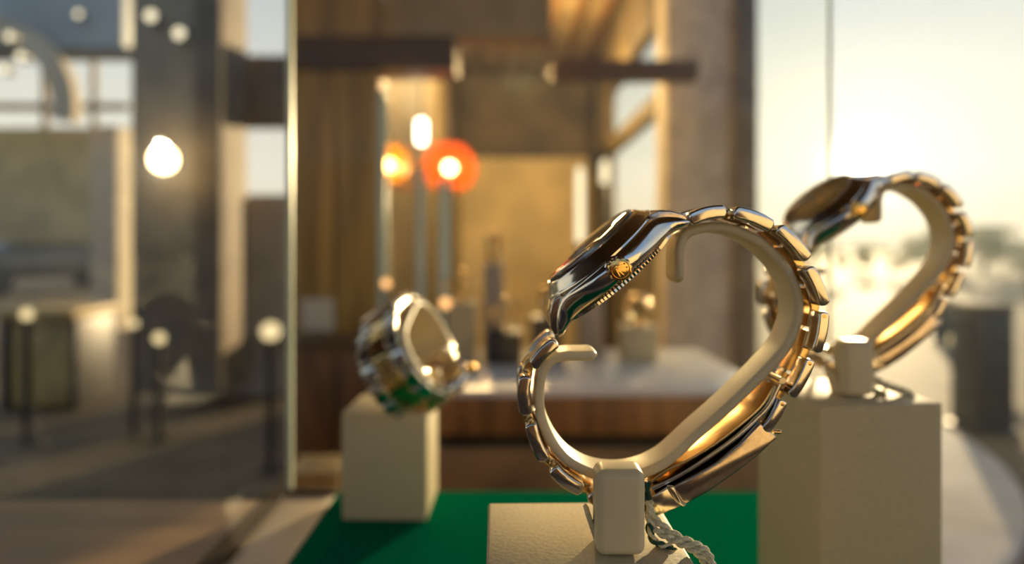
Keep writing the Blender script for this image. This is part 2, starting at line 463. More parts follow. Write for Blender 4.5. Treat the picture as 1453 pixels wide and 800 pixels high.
# folding clasp: engraved cover plate, end piece, two inner blades, hinge barrel
zn = 157.0
def pl(pts, z): return [loc2(x, y, z) for x, y in pts]
cover = pl([(1079, 600), (1101, 619), (1102, 622), (1074, 648), (1044, 671), (1010, 695), (974, 715.5), (967, 711), (962, 702), (956, 691), (985, 675.5), (1015, 658), (1050, 630)], zn)
obj('clasp_cover', mm(extrude(cover, Y(zn), Y(173), .35)), M['brushed'], watch, 35)
lip = pl([(948, 691), (955.5, 690), (961, 702), (966, 711), (973, 716.5), (970, 718.5), (962, 714), (955, 704)], zn)
obj('clasp_lip', mm(extrude(lip, Y(156.7), Y(173.3), .15)), M['steel'], watch)
endp = pl([(921.5, 708), (948, 692.5), (955, 705), (969, 719), (932, 733.5), (928, 731), (924, 722)], zn)
obj('clasp_end', mm(extrude(endp, Y(157.3), Y(172.7), .35)), M['steel'], watch, 35)
obj('clasp_blade', mm(band(pl([(1108, 545), (1092, 576), (1072, 597), (1040, 625), (1000, 653), (962, 676), (926, 694)], 158.5), .42, 6.6, .2, Y(165), False)), M['steel'], watch)
obj('clasp_blade', mm(band(pl([(1100, 548), (1080, 578), (1048, 606), (1012, 633), (975, 655), (945, 670), (925, 684)], 159.5), .35, 5.2, .2, Y(165), False)), M['gold'], watch)
b = lathe([(0, 0), (.75, 0), (.85, .1), (.85, 14.2), (.75, 14.3), (0, 14.3)], 20)
c = loc2(1111, 540, 157.8); b.transform(Matrix(((1, 0, 0, c[0]), (0, 0, 1, Y(157.8)), (0, -1, 0, c[1]), (0, 0, 0, 1))))
obj('hinge_barrel', mm(b), M['steel'], watch)
b = lathe([(0, 0), (.5, 0), (.5, 1.6), (.3, 1.9), (0, 1.9)], 16)
c = loc2(1097, 612, 160); b.transform(Matrix.Translation((c[0], Y(160), c[1])) @ Matrix.Rotation(math.radians(95), 4, 'Y'))
obj('clasp_pusher', mm(b), M['gold'], watch)

# ------------------------------------------------------------------ the C-shaped stand
def make_stand():
    st = thing('watch_stand', 'ivory C-shaped stand holding the sharp front watch', 'watch stand', ROOT, 'ivory watch stands')
    zc = 159.5
    global CUFF
    CUFF = path = [(966, 402), (966, 378), (966.5, 352), (974, 333), (994, 324.5), (1016, 322), (1040, 325), (1060, 332.5), (1086, 348), (1111, 373), (1126, 397), (1134, 422), (1135, 444), (1130, 466),
            (1117, 494), (1089, 526), (1062, 553), (1038, 576), (1010, 601), (986, 622), (965, 642), (945, 658), (920, 671), (893, 677.5), (866, 678), (840, 673), (815, 661), (796, 645), (780, 622), (768, 593), (765, 565), (767, 541),
            (773, 524), (785, 511), (803, 506), (825, 505.5), (849, 505)]
    obj('cuff', mm(band([loc2(x, y, zc) for x, y in path], 1.18, 5.5, 1.0, Y(165), True)), M['ivory'], st, 60)
    # upright post: rounded front, bridge back to the cuff
    x0, zt = loc2(846.5, 669, 146); x1, z1 = loc2(917, 793, 146)
    b = bx(x0, x1, Y(146), Y(154.6), .2, zt, 2.0, 6)
    obj('post', mm(b), M['ivory'], st, 60)
    a0, b0 = loc2(857, 669, 155); a1, b1 = loc2(897, 687, 155)
    obj('bridge', mm(bx(a0 - .5, a1, Y(152.5), Y(161.5), b1, b0 + .1, .8, 3)), M['ivory'], st, 60)
    # raked foot behind the post
    q = pl([(834, 737), (842, 743), (852, 790), (858, 797), (908, 797), (908, 770), (848, 770)], 150)
    q = [(x, max(z, .05)) for x, z in q]
    obj('foot', mm(extrude([(x0 - 1.9, 7.6), (x0 - 1.3, 8.2), (x0 - .6, 7.4), (x0 + 1.6, .6), (x1 - 1, .6), (x1 - 1, 0), (x0 + .6, 0)], Y(150.5), Y(156), .25)), M['ivory'], st, 60)
    return st
stand = make_stand()

# ------------------------------------------------------------------ tag strings
def strand_pair(center, rs, off, turns, phases, mats, parent):
    pts = catmull([Vector(c) for c in center], 40); n = len(pts)
    for ph, mname in zip(phases, mats):
        path = []
        ref = Vector((0, 1, 0))
        for i, c in enumerate(pts):
            t = (pts[min(i + 1, n - 1)] - pts[max(0, i - 1)]).normalized()
            u = t.cross(ref).normalized(); v = u.cross(t)
            a = ph + turns * 2 * PI * i / n
            path.append((c + u * off * math.cos(a) + v * off * math.sin(a)))
        bm = tube(path, rs, 8)
        for i in range(0, n, 2):                       # loose fibres
            d = Vector((random.uniform(-1, 1), random.uniform(-1, .4), random.uniform(-1, 1))).normalized()
            s = Vector((-d.z, 0, d.x)) * .025; p0 = Vector(path[i]) + d * rs * .8; p1 = p0 + d * random.uniform(.3, .75)
            bm.faces.new([bm.verts.new(p0 + s), bm.verts.new(p0 - s), bm.verts.new(p1)])
        obj('strand', mm(bm), M[mname], parent, 60)
def l3(px, py, z):
    x, zz = loc2(px, py, z); return (x, Y(z), zz)
cord = thing('tag_string', 'twisted cream and green tag string hanging behind the front stand post', 'string', ROOT, 'watch tag strings')
strand_pair([l3(919, 684, 156), l3(919.5, 712, 155.5), l3(921, 738, 154.5), l3(922, 757, 153), l3(931, 770, 152), l3(946, 775, 151.5), l3(956, 781, 151), l3(960, 792, 150.5)], .46, .44, 4, (0, PI), ('string_green', 'string_green'), cord)
strand_pair([l3(921, 712, 154.5), l3(925, 731, 153.5), l3(941, 747, 152), l3(963, 762, 150.5), l3(985, 772, 149), l3(1001, 782, 148), l3(1009, 797, 147.3), l3(1011, 812, 147)], .56, .5, 5, (0, PI), ('string_cream', 'string_cream'), cord)
strand_pair([l3(920, 722, 153.8), l3(924, 745, 152.5), l3(942, 759, 151), l3(962, 769, 149.8), l3(982, 779, 148.6), l3(997, 792, 147.8), l3(1001, 812, 147.2)], .5, .46, 4.5, (1, 1 + PI), ('string_cream', 'string_cream'), cord)
strand_pair([l3(921, 742, 152.2), l3(927, 763, 151.2), l3(938, 772, 150.6), l3(952, 775, 150)], .4, .36, 2, (1, 1 + PI), ('string_cream', 'string_green'), cord)

# ------------------------------------------------------------------ the other two watches
k = 1.06
for src, lab in ((watch, 'blurred golden wristwatch against the bright sky, on the tall block'), (stand, 'ivory C-shaped stand on the tall block beside the sky'), (cord, 'tag string bunched behind the stand on the tall block')):
    c = dup(src); c['label'] = lab
    c.location = (.1205, .2535, TOPR); c.rotation_euler.z = math.radians(6); c.scale = (k, k, k)
# the tilted one: ring axis up to the right, leaning on its block
a = Vector((.845, -.17, .50)).normalized(); bz = Vector((-.503, 0, .864)); bz = (bz - a * bz.dot(a)).normalized()
yl = -a; xl = yl.cross(bz)
R0 = Matrix((xl, yl, bz)).transposed().to_4x4() @ Matrix.Rotation(math.radians(210), 4, 'Y')
k3 = .97
cen = Vector((15.5, 5.0, 41.1)) * .001 * k3
tgt = P(611, 480, .368) - a * .0135
w3 = dup(watch); w3['label'] = 'blurred tilted wristwatch showing its gold bracelet links, on the small block'
s3 = thing('watch_stand', 'ivory cuff inside the tilted watch on the small block', 'watch stand', (0, 0, 0), 'ivory watch stands')
obj('cuff', mm(band([loc2(x, y, 159.5) for x, y in CUFF], 1.18, 10.4, 1.0, Y(165), True)), M['ivory'], s3, 60)
for o in (w3, s3):
    o.rotation_euler = R0.to_euler(); o.scale = (k3, k3 * 1.42, k3)
    o.location = tgt - R0.to_3x3() @ cen

# ------------------------------------------------------------------ display base, counter, panes
def slab(name, x0, x1, y0, y1, z0, z1, m, bev=0.0, parent=None): return obj(name, bx(x0, x1, y0, y1, z0, z1, bev), m, parent)
slab_base = thing('display_plinth', 'low emerald green display base under all three watch blocks', 'display base', (0, .2, BASE))
def rel(o): o.location = -Vector((0, .2, BASE)); return o
rel(slab('green_mat', -.100, .186, .03, .394, BASE - .004, BASE, M['green'], .0005, slab_base))
rel(slab('cream_border', -.1268, -.1002, .03, .3865, BASE - .004, BASE + .0005, M['cream_strip'], .0004, slab_base))
bm = bx(-.139, -.1268, .03, .394, BASE - .008, BASE + .002, .0006); bx(-.1258, -.1004, .387, .394, BASE - .008, BASE + .002, .0006, bm=bm)
rel(obj('dark_edging', bm, M['dark_trim'], slab_base))
ct = tag(slab('counter', -1.3, .188, -.04, .404, BASE - .05, BASE - .0085, M['counter'], .002), 'brown wooden counter carrying the green display base', 'counter')
slab('cupboard', -1.28, .17, -.02, .38, .003, BASE - .0505, M['walnut'], .002, ct)
# side pane of the case (left), back pane with a polished right edge
def pane(name, label, x0, x1, y0, y1, z0, z1, edges):
    t = thing(name, label, 'glass pane', ((x0 + x1) / 2, (y0 + y1) / 2, z0))
    o = Vector(t.location)
    obj('glass', bx(x0 - o.x, x1 - o.x, y0 - o.y, y1 - o.y, 0, z1 - z0), M['pane'], t)
    for (a0, a1, b0, b1, mt) in edges: obj('polished_edge', bx(a0 - o.x, a1 - o.x, b0 - o.y, b1 - o.y, 0, z1 - z0), M[mt], t)
    return t
pane('glass_screen', 'clear side pane of the watch case with a bright vertical edge', -.1287, -.1272, .03, .391, BASE + .0021, BASE + .62, [(-.1296, -.1262, .3911, .3945, 'pane_edge')])
pane('glass_screen', 'clear back pane of the watch case behind the blocks', -.1255, .1855, .3988, .4012, BASE - .0084, BASE + .62, [(.1857, .1867, .3986, .4014, 'pane_edge')])

# ------------------------------------------------------------------ the shop behind
g = slab('ground', -40, 60, -20, 90, -.06, -.002, M['asphalt']); struct(g)
fl = slab('floor', -.56, .9, 1.45, 6.1, -.001, .003, M['floor']); struct(fl)
bm = lathe([(0, .03), (2.50, .03), (2.53, .022), (2.54, -.001), (0, -.001)], 128); bm.transform(Matrix.Translation((0, 4.2, .004)))
cut = bm
bmesh.ops.bisect_plane(bm, geom=list(bm.verts) + list(bm.edges) + list(bm.faces), plane_co=(.95, 0, 0), plane_no=(-1, 0, 0), clear_outer=True)
terr = obj('ground_terrace', bm, M['terrace']); struct(terr)
H = 3.1
def wall(name, x0, x1, y0, y1, z0, z1, m, kind=True):
    o = slab(name, x0, x1, y0, y1, z0, z1, m); return struct(o)
wall('wall_left', -.515, -.45, 1.62, 6.0, 0, H, M['interior'])
wall('wall_back', -.60, .75, 6.0, 6.1, 0, H, M['interior'])
# right wall with two windows between D 2.75 and 4.8
xr0, xr1 = .66, .72
bm = bx(xr0, xr1, 2.62, 6.0, 0, ZC + .08)
bx(xr0, xr1, 2.62, 6.0, ZC + .61, ZC + .70, bm=bm); bx(xr0, xr1, 2.62, 6.0, ZC + 1.03, H, bm=bm)
bx(xr0, xr1, 4.75, 6.0, ZC + .08, ZC + 1.03, bm=bm); bx(xr0, xr1, 2.62, 2.72, ZC + .08, ZC + 1.03, bm=bm)
struct(obj('wall_right', bm, M['interior'], None, 0))
wall('wall_dado', -.515, .655, 5.93, 5.995, 0.004, ZC + .74, M['dado'])
w1 = obj('window_1', bx(.68, .6801, 2.72, 4.75, ZC + .08, ZC + .61), M['pane']); struct(w1)
w2 = obj('window_2', bx(.68, .6801, 2.72, 4.75, ZC + .70, ZC + 1.03), M['pane']); struct(w2)
ce = slab('ceiling', -.60, .75, 1.62, 6.1, ZC + 1.5, ZC + 1.56, M['ceil']); struct(ce)
for i in range(7):
    x = -.42 + i * .165
    tag(slab('ceiling_batten', x, x + .05, 2.7, 5.98, ZC + 1.455, ZC + 1.499, M['beam']), 'dark batten running back along the shop ceiling', 'batten', 'ceiling battens')
struct(boxat('wall_front', 408, 541, -60, 483, 1.55, .06, M['wood_panel']))
for i, (xa, xb) in enumerate(((410, 474), (476, 539))):
    boxp = boxat('trim_panel', xa, xb, 100, 470, 1.535, .014, M['wood_panel'], .004)
    struct(boxp)
struct(boxat('beam_header', 410, 645, 50, 96, 1.52, .12, M['beam'], .003))
struct(boxat('wall_soffit', 410, 782, -60, 52, 1.60, .08, M['soffit']))
struct(boxat('pillar_right', 944, 1041, -80, 780, 2.45, .16, M['pillar'], .01))
struct(boxat('trim_mullion', 1043, 1076, -80, 780, 2.42, .12, M['mullion'], .005))
struct(boxat('beam_cross', 782, 992, 84, 111, 2.30, .08, M['beam'], .004))
for a, b2 in ((1079, 1500), (1503, 2100)):
    pass
# walnut cabinet at the foot of the wood wall
cab = thing('cabinet', 'low walnut cabinet against the golden wood panel wall', 'cabinet', P(474, 760, 1.40))
oc = Vector(cab.location)
boxat('body', 402, 533, 492, 1100, 1.40, .13, M['walnut'], .004, cab, oc)
boxat('top', 398, 534, 483, 492, 1.385, .15, M['beam'], .003, cab, oc)
boxat('door', 407, 472, 500, 690, 1.382, .016, M['walnut'], .004, cab, oc)
boxat('door', 476, 529, 500, 690, 1.382, .016, M['walnut'], .004, cab, oc)
cc = boxat('price_card', 427, 473, 424, 470, 1.44, .006, M['white_card'], .001); tag(cc, 'small white card standing on the walnut cabinet', 'card')
ledge = boxat('ledge', 398, 480, 672, 2050, .62, .06, M['yellow_wood'], .004); tag(ledge, 'golden wooden ledge post just behind the left corner of the base', 'ledge')

# marble-topped display counter
dc = thing('display_counter', 'wooden display counter with a pale marble top behind the blocks', 'counter', (.05, .95, 0))
od = Vector(dc.location)
def part(name, x0, x1, y0, y1, z0, z1, m, bev, par, o): return obj(name, bx(x0 - o.x, x1 - o.x, y0 - o.y, y1 - o.y, z0 - o.z, z1 - o.z, bev), m, par)
part('marble_top', -.165, .30, .79, 1.10, ZC - .178, ZC - .170, M['marble'], .002, dc, od)
part('upper_fascia', -.16, .295, .80, 1.09, ZC - .225, ZC - .1785, M['walnut'], .002, dc, od)
part('recess', -.16, .295, .815, 1.08, ZC - .240, ZC - .2255, M['dark_trim'], .001, dc, od)
part('lower_fascia', -.16, .295, .80, 1.09, ZC - .62, ZC - .2405, M['counter'], .002, dc, od)
part('plinth', -.14, .275, .83, 1.07, 0.004, ZC - .6205, M['dark_trim'], .002, dc, od)

# things on the marble counter
def torus(R, r, n=40, m=12):
    bm = bmesh.new(); rings = []
    for i in range(n):
        a = 2 * PI * i / n
        rings.append([bm.verts.new(((R + r * math.cos(2 * PI * j / m)) * math.cos(a), 1.8 * r * math.sin(2 * PI * j / m), (R + r * math.cos(2 * PI * j / m)) * math.sin(a))) for j in range(m)])
    for i in range(n):
        A, B = rings[i], rings[(i + 1) % n]
        for j in range(m): bm.faces.new((A[j], A[(j + 1) % m], B[(j + 1) % m], B[j]))
    return bm
ctop = ZC - .1699
spots = [(655, 1.00, .042, .085, 'block', 'cream pedestal on the marble counter, behind the tilted watch'),
         (716, .98, .050, .045, 'black_box', 'low black pedestal on the marble counter beside the cream pedestal'),
         (700, 1.05, .030, .14, 'cream_strip', 'tall slim cream pedestal at the back of the marble counter'),
         (775, 1.03, .045, .06, 'black_box', 'black pedestal on the marble counter behind the dial of the front watch'),
         (905, 1.00, .050, .05, 'block', 'cream pedestal on the marble counter seen through the front watch loop'),
         (838, 1.06, .035, .10, 'cream_strip', 'slim cream pedestal on the marble counter behind the front watch case')]
for i, (px, D, w, h, mk, lb) in enumerate(spots):
    x = (px - CX) / F * D
    o = obj('pedestal', bx(-w / 2, w / 2, -w / 2, w / 2, 0, h, .002), M[mk]); o.location = (x, D, ctop); tag(o, lb, 'pedestal', 'pedestals on the marble counter')
    r = obj('bracelet', torus(.020, .003), M['gold']); r.location = (x, D, ctop + h + .0232); r.rotation_euler.z = .6 * i
    tag(r, 'small gold bracelet standing on the ' + lb.split(' on the')[0].split(' at the')[0] + (', by the tilted watch' if i == 0 else ', low' if i == 1 else ', left of the front watch' if i == 2 else ', behind the dial' if i == 3 else ', inside the front watch loop' if i == 4 else ', behind the watch case'), 'bracelet', 'gold bracelets on the marble counter')

# tall glass panels with bright edges
def gpanel(px, y0, y1, D, w, label):
    x = (px - CX) / F * D; z0 = .0035; z1 = ZC - (y0 - CY) / F * D
    t = thing('glass_divider', label, 'glass panel', (x, D + .2, z0), 'glass panels of the tall showcases')
    obj('glass', bx(-w / 2, w / 2, -.199, .2, 0, z1 - z0), M['pane'], t)
    obj('polished_edge', bx(-w / 2 - .0005, w / 2 + .0005, -.204, -.1991, 0, z1 - z0, .0006), M['glass_edge_green'], t)
gpanel(543, 128, 486, 1.30, .016, 'tall glass panel with a bright edge beside the golden wood wall')
gpanel(597, 240, 506, 1.18, .012, 'tall glass panel with a bright edge, between the yellow and orange lamps')
gpanel(631, 255, 506, 1.22, .018, 'tall glass panel with a green edge under the orange lamp')

def ball(r, sub=3):
    bm = bmesh.new(); bmesh.ops.create_icosphere(bm, subdivisions=sub, radius=r); return bm
def pendant(px, py, D, r, m, mg, label, sh):
    p = P(px, py, D)
    t = thing('pendant_lamp', label, 'lamp', p, 'pendant lamps in the shop')
    obj('bulb', ball(r), M[m], t)
    top = ZC + 1.5 - p.z
    obj('cord', tube([(0, 0, r * .9), (0, 0, top * .5), (0, 0, top)], .0025, 8), M['dark_metal'], t)
    b = lathe([(0, r * 1.9), (r * .5, r * 1.8), (r * .55, r * .95), (0, r * .9)], 20)
    obj('socket', b, M['dark_metal'], t)
    obj('halo_shade', lathe([(r * .6, r * 1.0)] + [(sh * math.sin(q), sh * math.cos(q)) for q in [.5 + i * (2.55 - .5) / 20 for i in range(21)]], 40), M[mg], t, 60)  # tinted globe added to give the bulb a coloured halo
pendant(551, 234, 1.9, .016, 'lamp_yellow', 'yellow_halo_glass', 'small bright yellow pendant bulb by the golden wood wall', .06)
pendant(638, 238, 1.9, .017, 'lamp_orange', 'amber', 'small bright orange pendant bulb over the middle glass panels', .075)
p = P(598, 187, 1.9)
t = thing('tube_lamp', 'short white upright tube lamp hanging between two pendant bulbs', 'lamp', p)
obj('tube', lathe([(0, -.036), (.010, -.034), (.014, -.026), (.014, .026), (.010, .034), (0, .036)], 24), M['lamp_white'], t)
obj('rod', tube([(0, 0, .035), (0, 0, .5), (0, 0, ZC + 1.5 - p.z)], .003, 8), M['dark_metal'], t)
for px, y0, y1, D, lb in ((823, 238, 345, 3.4, 'slim glowing tube for a sunlit post, standing left of the tall side window'), (858, 228, 262, 3.4, 'short glowing tube for a sunlit post, at the edge of the tall side window')):
    p0 = P(px, y1, D); p1 = P(px, y0, D)
    t = thing('glow_column', lb, 'lamp', (p0.x, D, 0.003))
    obj('tube', lathe([(0, p0.z), (.019, p0.z), (.019, p1.z - .02), (.01, p1.z), (0, p1.z)], 20), M['glow_tube'], t)  # emission stands in for sun caught on a pale post
    obj('post', lathe([(0, .02), (.02, .02), (.02, p0.z), (0, p0.z)], 20), M['dark_metal'], t)
    obj('base', lathe([(0, 0), (.09, 0), (.09, .012), (.03, .02), (0, .02)], 28), M['dark_metal'], t)
def downlight(px, py, D, r, m, label, group='round ceiling spots'):
    p = P(px, py, D); t = thing('downlight', label, 'ceiling light', p, group)
    b = lathe([(r, 0), (r * 1.25, 0), (r * 1.3, .012), (r, .02)], 28, True); obj('ring', b, M['dark_metal'], t)
    obj('lens', lathe([(0, -.004), (r * .7, -.002), (r, .004), (r, .015), (0, .015)], 28), M[m], t)
    return t
downlight(535, -4, 1.58, .02, 'lamp_soft', 'round spot set in the beige soffit over the header beam')

# ------------------------------------------------------------------ the right: terrace, bollards, trees
pn = thing('window_glass', 'tall clear shopfront glass right of the bronze mullion', 'glass pane', (1.6, 2.5, 0.04))
obj('glass', bx(-.72, 1.1, -.004, .004, 0, 3.0), M['pane'], pn)
def bollard(px0, px1, y0, D, label):
    a = P(px0, y0, D); b = P(px1, y0, D); w = b.x - a.x
    t = thing('bollard', label, 'bollard', ((a.x + b.x) / 2, D + w / 2, .0), 'dark bollards on the paving')
    obj('shaft', bx(-w / 2, w / 2, -w / 2, w / 2, .02, a.z - .03, .012), M['dark_metal'], t)
    obj('cap', bx(-w / 2 - .008, w / 2 + .008, -w / 2 - .008, w / 2 + .008, a.z - .03, a.z, .01), M['concrete'], t)
    obj('base', bx(-w / 2 - .02, w / 2 + .02, -w / 2 - .02, w / 2 + .02, 0, .02, .006), M['dark_metal'], t)
bollard(1384, 1440, 432, 3.9, 'square dark bollard at the right edge of the view')
bollard(1335, 1356, 425, 7.5, 'farther slim dark bollard seen beside the bracelet of the sunlit watch')
def globe(px, py, D, r, label):  # globes and their posts made up for blurred bright discs
    p = P(px, py, D); t = thing('glint_globe', label, 'lamp', (p.x, p.y, 0.0))
    b = ball(r); b.transform(Matrix.Translation((0, 0, p.z))); obj('globe', b, M['dim_globe'], t)
    obj('post', lathe([(0, .012), (.02, .012), (.02, p.z - r * .9), (r * .5, p.z - r * .85), (0, p.z - r * .85)], 20), M['dark_metal'], t)
    obj('base', lathe([(0, 0), (.06, 0), (.06, .012), (0, .013)], 24), M['dark_metal'], t)
globe(1357, 483, 5.2, .055, 'small glowing globe added for a glint behind the sunlit watch')

for px, py, D, rr, lb in ((190, 459, 3.9, .022, 'low glowing globe added for a glint in front of the concrete column, the upper of the pair'), (226, 480, 3.8, .03, 'low glowing globe added for a glint in front of the concrete column, the lower of the pair'),
                      (384, 470, 3.3, .045, 'low glowing globe added for a bright spot beside the bright edge of the side pane'), (38, 446, 3.7, .03, 'low glowing globe added for a glint over the yellow planter at the left edge')):
    globe(px, py, D, rr, lb)
for px, py, D, rr, lb in ((632, 430, .93, .007, 'tiny orange bulb added as a glint on the marble counter, right of the tilted watch'), (548, 402, .95, .006, 'tiny orange bulb added as a glint on the marble counter, behind the tilted watch')):  # bulbs on stems made up to give small orange glints
    p = P(px, py, D); t = thing('glint_bulb', lb, 'lamp', (p.x, D, ctop)); hh = p.z - ctop
    b = ball(rr); b.transform(Matrix.Translation((0, 0, hh))); obj('bulb', b, M['tiny_bulb'], t)
    obj('stem', lathe([(0, .004), (.002, .004), (.002, hh - rr), (0, hh - rr)], 12), M['dark_metal'], t)
    obj('base', lathe([(0, 0), (.014, 0), (.014, .003), (0, .004)], 20), M['dark_metal'], t)

def tree(x, D, h, w, label, mt, n=1100, trunk=.3, group='hazy trees along the road'):
    t = thing('tree', label, 'tree', (x, D, 0), group)
    bm = bmesh.new()
    lobes = [(random.uniform(-.5, .5) * w, random.uniform(-.3, .3) * w, trunk * h + (h * (1 - trunk)) * random.uniform(.25, .85), random.uniform(.22, .38) * min(w, h)) for _ in range(9)]
    for i in range(n):
        cx, cy, cz, r = random.choice(lobes)
        d = Vector((random.gauss(0, 1), random.gauss(0, 1), random.gauss(0, 1))).normalized() * r * random.uniform(.55, 1)
        c = Vector((cx, cy, max(.2, min(h, cz + d.z)))) + Vector((d.x, d.y, 0))
        u = Vector((random.gauss(0, 1), random.gauss(0, 1), random.gauss(0, 1))).normalized(); v = u.orthogonal().normalized()
        s = random.uniform(.04, .075) * h
        bm.faces.new([bm.verts.new(c + u * s), bm.verts.new(c + v * s * .6), bm.verts.new(c - u * s), bm.verts.new(c - v * s * .6)])
    obj('foliage', bm, M[mt], t, 0)
    bt = tube([(0, 0, 0), (.03 * w, 0, h * .3), (0, 0, h * .6)], lambda q: .05 * h * (1 - .6 * q), 8)
    for sx in (-1, 1):
        b2 = tube([(0, 0, h * .35), (sx * .2 * w, .05, h * .55), (sx * .3 * w, .1, h * .7)], lambda q: .02 * h * (1 - .6 * q), 6)
        me = bpy.data.meshes.new('t'); b2.to_mesh(me); b2.free(); bt.from_mesh(me); bpy.data.meshes.remove(me)
    obj('trunk', bt, M['bark'], t)
for px, D, ytop, w, lb in ((1105, 20, 352, 3.0, 'low hazy tree just right of the bronze mullion'), (1195, 30, 345, 3.2, 'low hazy tree seen left of the sunlit watch loop'),
                           (1262, 22, 352, 2.2, 'low hazy tree seen inside the sunlit watch loop'), (1322, 27, 336, 2.2, 'hazy tree seen through the right side of the sunlit watch'),
                           (1395, 24, 322, 2.6, 'tall hazy tree right of the sunlit watch'), (1455, 19, 345, 2.2, 'hazy tree cut off by the right edge of the view')):
    x = (px - CX) / F * D; h = ZC - (ytop - CY) / F * D
    tree(x, D, h, w, lb, 'leaf')

# ------------------------------------------------------------------ the left: colonnade beyond the side pane
struct(boxat('column_left', 186, 313, -120, 560, 4.4, .45, M['concrete'], .01))
struct(boxat('column_cream', 128, 166, 178, 470, 7.2, .3, M['cream_render'], .01))
struct(boxat('beam_left', -420, 190, 66, 84, 6.8, .09, M['concrete'], .01))
can = boxat('ceiling_canopy', -420, 174, -160, 72, 6.9, .4, M['canopy'], .01); struct(can)
struct(boxat('wall_olive', -420, 190, 181, 345, 8.6, .3, M['olive_wall']))
for xs in ((-420, 182), ):
    struct(boxat('trim_rail', xs[0], xs[1], 146, 156, 8.4, .06, M['concrete']))
for px in (58, 128):
    struct(boxat('trim_mullion', px, px + 7, 84, 182, 8.38, .06, M['concrete']))
struct(boxat('wall_panel', 318, 420, 78, 180, 5.0, .1, M['brown_panel'], .004))
struct(boxat('wall_lower', 313, 420, 276, 480, 5.2, .1, M['cream_render']))
struct(boxat('wall_plinth', 300, 420, 470, 620, 5.0, .25, M['cream_render']))
# arch at the upper left
bm = bmesh.new(); rings = []
ca = P(-60, 150, 6.72)
for i in range(33):
    a = math.radians(-10 + 200 * i / 32); R0_, R1_ = .96, 1.18
    rings.append([bm.verts.new((ca.x + r * math.cos(a), y, ca.z + r * math.sin(a) * .8)) for r, y in ((R0_, 6.66), (R1_, 6.66), (R1_, 6.79), (R0_, 6.79))])
for A, B in zip(rings, rings[1:]):
    for i in range(4): bm.faces.new((A[i], A[(i + 1) % 4], B[(i + 1) % 4], B[i]))
bm.faces.new(rings[0]); bm.faces.new(rings[-1])
tag(obj('arch', bm, M['cream_render']), 'curved beige arch at the upper left of the colonnade', 'arch')
def spot_bulb(px, py, D, r, m, label, group):
    p = P(px, py, D); t = thing('spotlight', label, 'spotlight', p, group)
    b = lathe([(0, -.01), (r * .8, -.008), (r, .0), (r, .01), (0, .012)], 24); b.transform(Matrix.Rotation(PI / 2, 4, 'X')); obj('lens', b, M[m], t)
    b = lathe([(r * 1.02, -.012), (r * 1.2, -.012), (r * 1.2, .06), (r * .8, .09), (0, .09), (0, .07), (r * 1.02, .02)], 24); b.transform(Matrix.Rotation(-PI / 2, 4, 'X')); obj('housing', b, M['dark_metal'], t)
for px, py, D, lb in ((14, 52, 5.5, 'spotlight under the arch, topmost of three'), (30, 80, 5.5, 'spotlight under the arch, middle of three'), (6, 98, 5.5, 'spotlight under the arch, lowest of three'),
                      (112, 20, 6.75, 'spotlight on the grey-blue canopy fascia'), (215, 23, 4.3, 'upper spotlight on the concrete column'), (255, 48, 4.3, 'second spotlight on the concrete column, below the first')):
    spot_bulb(px, py, D, .035, 'lamp_soft', lb, 'spotlights of the colonnade')
p = P(232, 226, 4.2)
t = thing('wall_lamp', 'bright round globe lamp on the concrete column', 'lamp', p)
obj('globe', ball(.075), M['lamp_warm'], t)
obj('bracket', bx(-.02, .02, .06, .199, -.02, .02, .004), M['dark_metal'], t)
# two golden posts between the white windows
for px in (212, 243):
    pass
# reflective low things on the paving
def bench(px0, px1, y0, y1, D, label):
    a = P(px0, y1, D); b = P(px1, y0, D); w = b.x - a.x
    t = thing('planter', label, 'planter', ((a.x + b.x) / 2, D + w / 2, 0))
    h = b.z
    obj('box', bx(-w * .38, w * .38, -w * .38, w * .38, .03, h - .06, .01), M['yellow_wood'], t)
    obj('rim', bx(-w / 2, w / 2, -w / 2, w / 2, h - .06, h, .012), M['yellow_wood'], t)
    for sx in (-1, 1): obj('side_panel', bx(sx * w * .45 - .02, sx * w * .45 + .02, -w * .42, w * .42, 0, h - .061, .006), M['dark_metal'], t)
bench(-8, 104, 440, 585, 4.4, 'yellow wooden pedestal planter with dark side panels at the left edge')
def car(x, D, rz, mt, label):
    t = thing('car', label, 'car', (x, D, 0), 'parked cars'); t.rotation_euler.z = rz
    prof = [(-2.1, .35), (-2.15, .75), (-1.9, .88), (-1.35, .95), (-.75, 1.42), (.6, 1.45), (1.25, 1.0), (1.95, .9), (2.15, .7), (2.15, .35)]
    obj('body', extrude(prof, -.85, .85, .12), M[mt], t, 40)
    obj('glasshouse', extrude([(-1.2, .97), (-.72, 1.36), (.55, 1.38), (1.08, 1.0)], -.86, .86, .02), M['black_box'], t)
    for sx in (-1.35, 1.35):
        for sy in (-.86, .66):
            b = lathe([(0, 0), (.2, 0), (.31, .02), (.33, .06), (.33, .16), (.3, .2), (0, .2)], 24); b.transform(Matrix.Translation((sx, sy, .33)) @ Matrix.Rotation(-PI / 2, 4, 'X')); obj('wheel', b, M['tyre'], t)
    for sy in (-.6, .6):
        b = ball(.11, 2); b.transform(Matrix.Translation((-2.12, sy, .68)) @ Matrix.Diagonal((.4, 1, 1, 1))); obj('headlamp', b, M['headlamp'], t)
car(-10.6, 15.5, math.radians(62), 'car_dark', 'dark car with lit headlamps parked beyond the yellow planter')
car(-9.4, 22.0, math.radians(70), 'car_light', 'silver car parked farther back, next to the cream column')
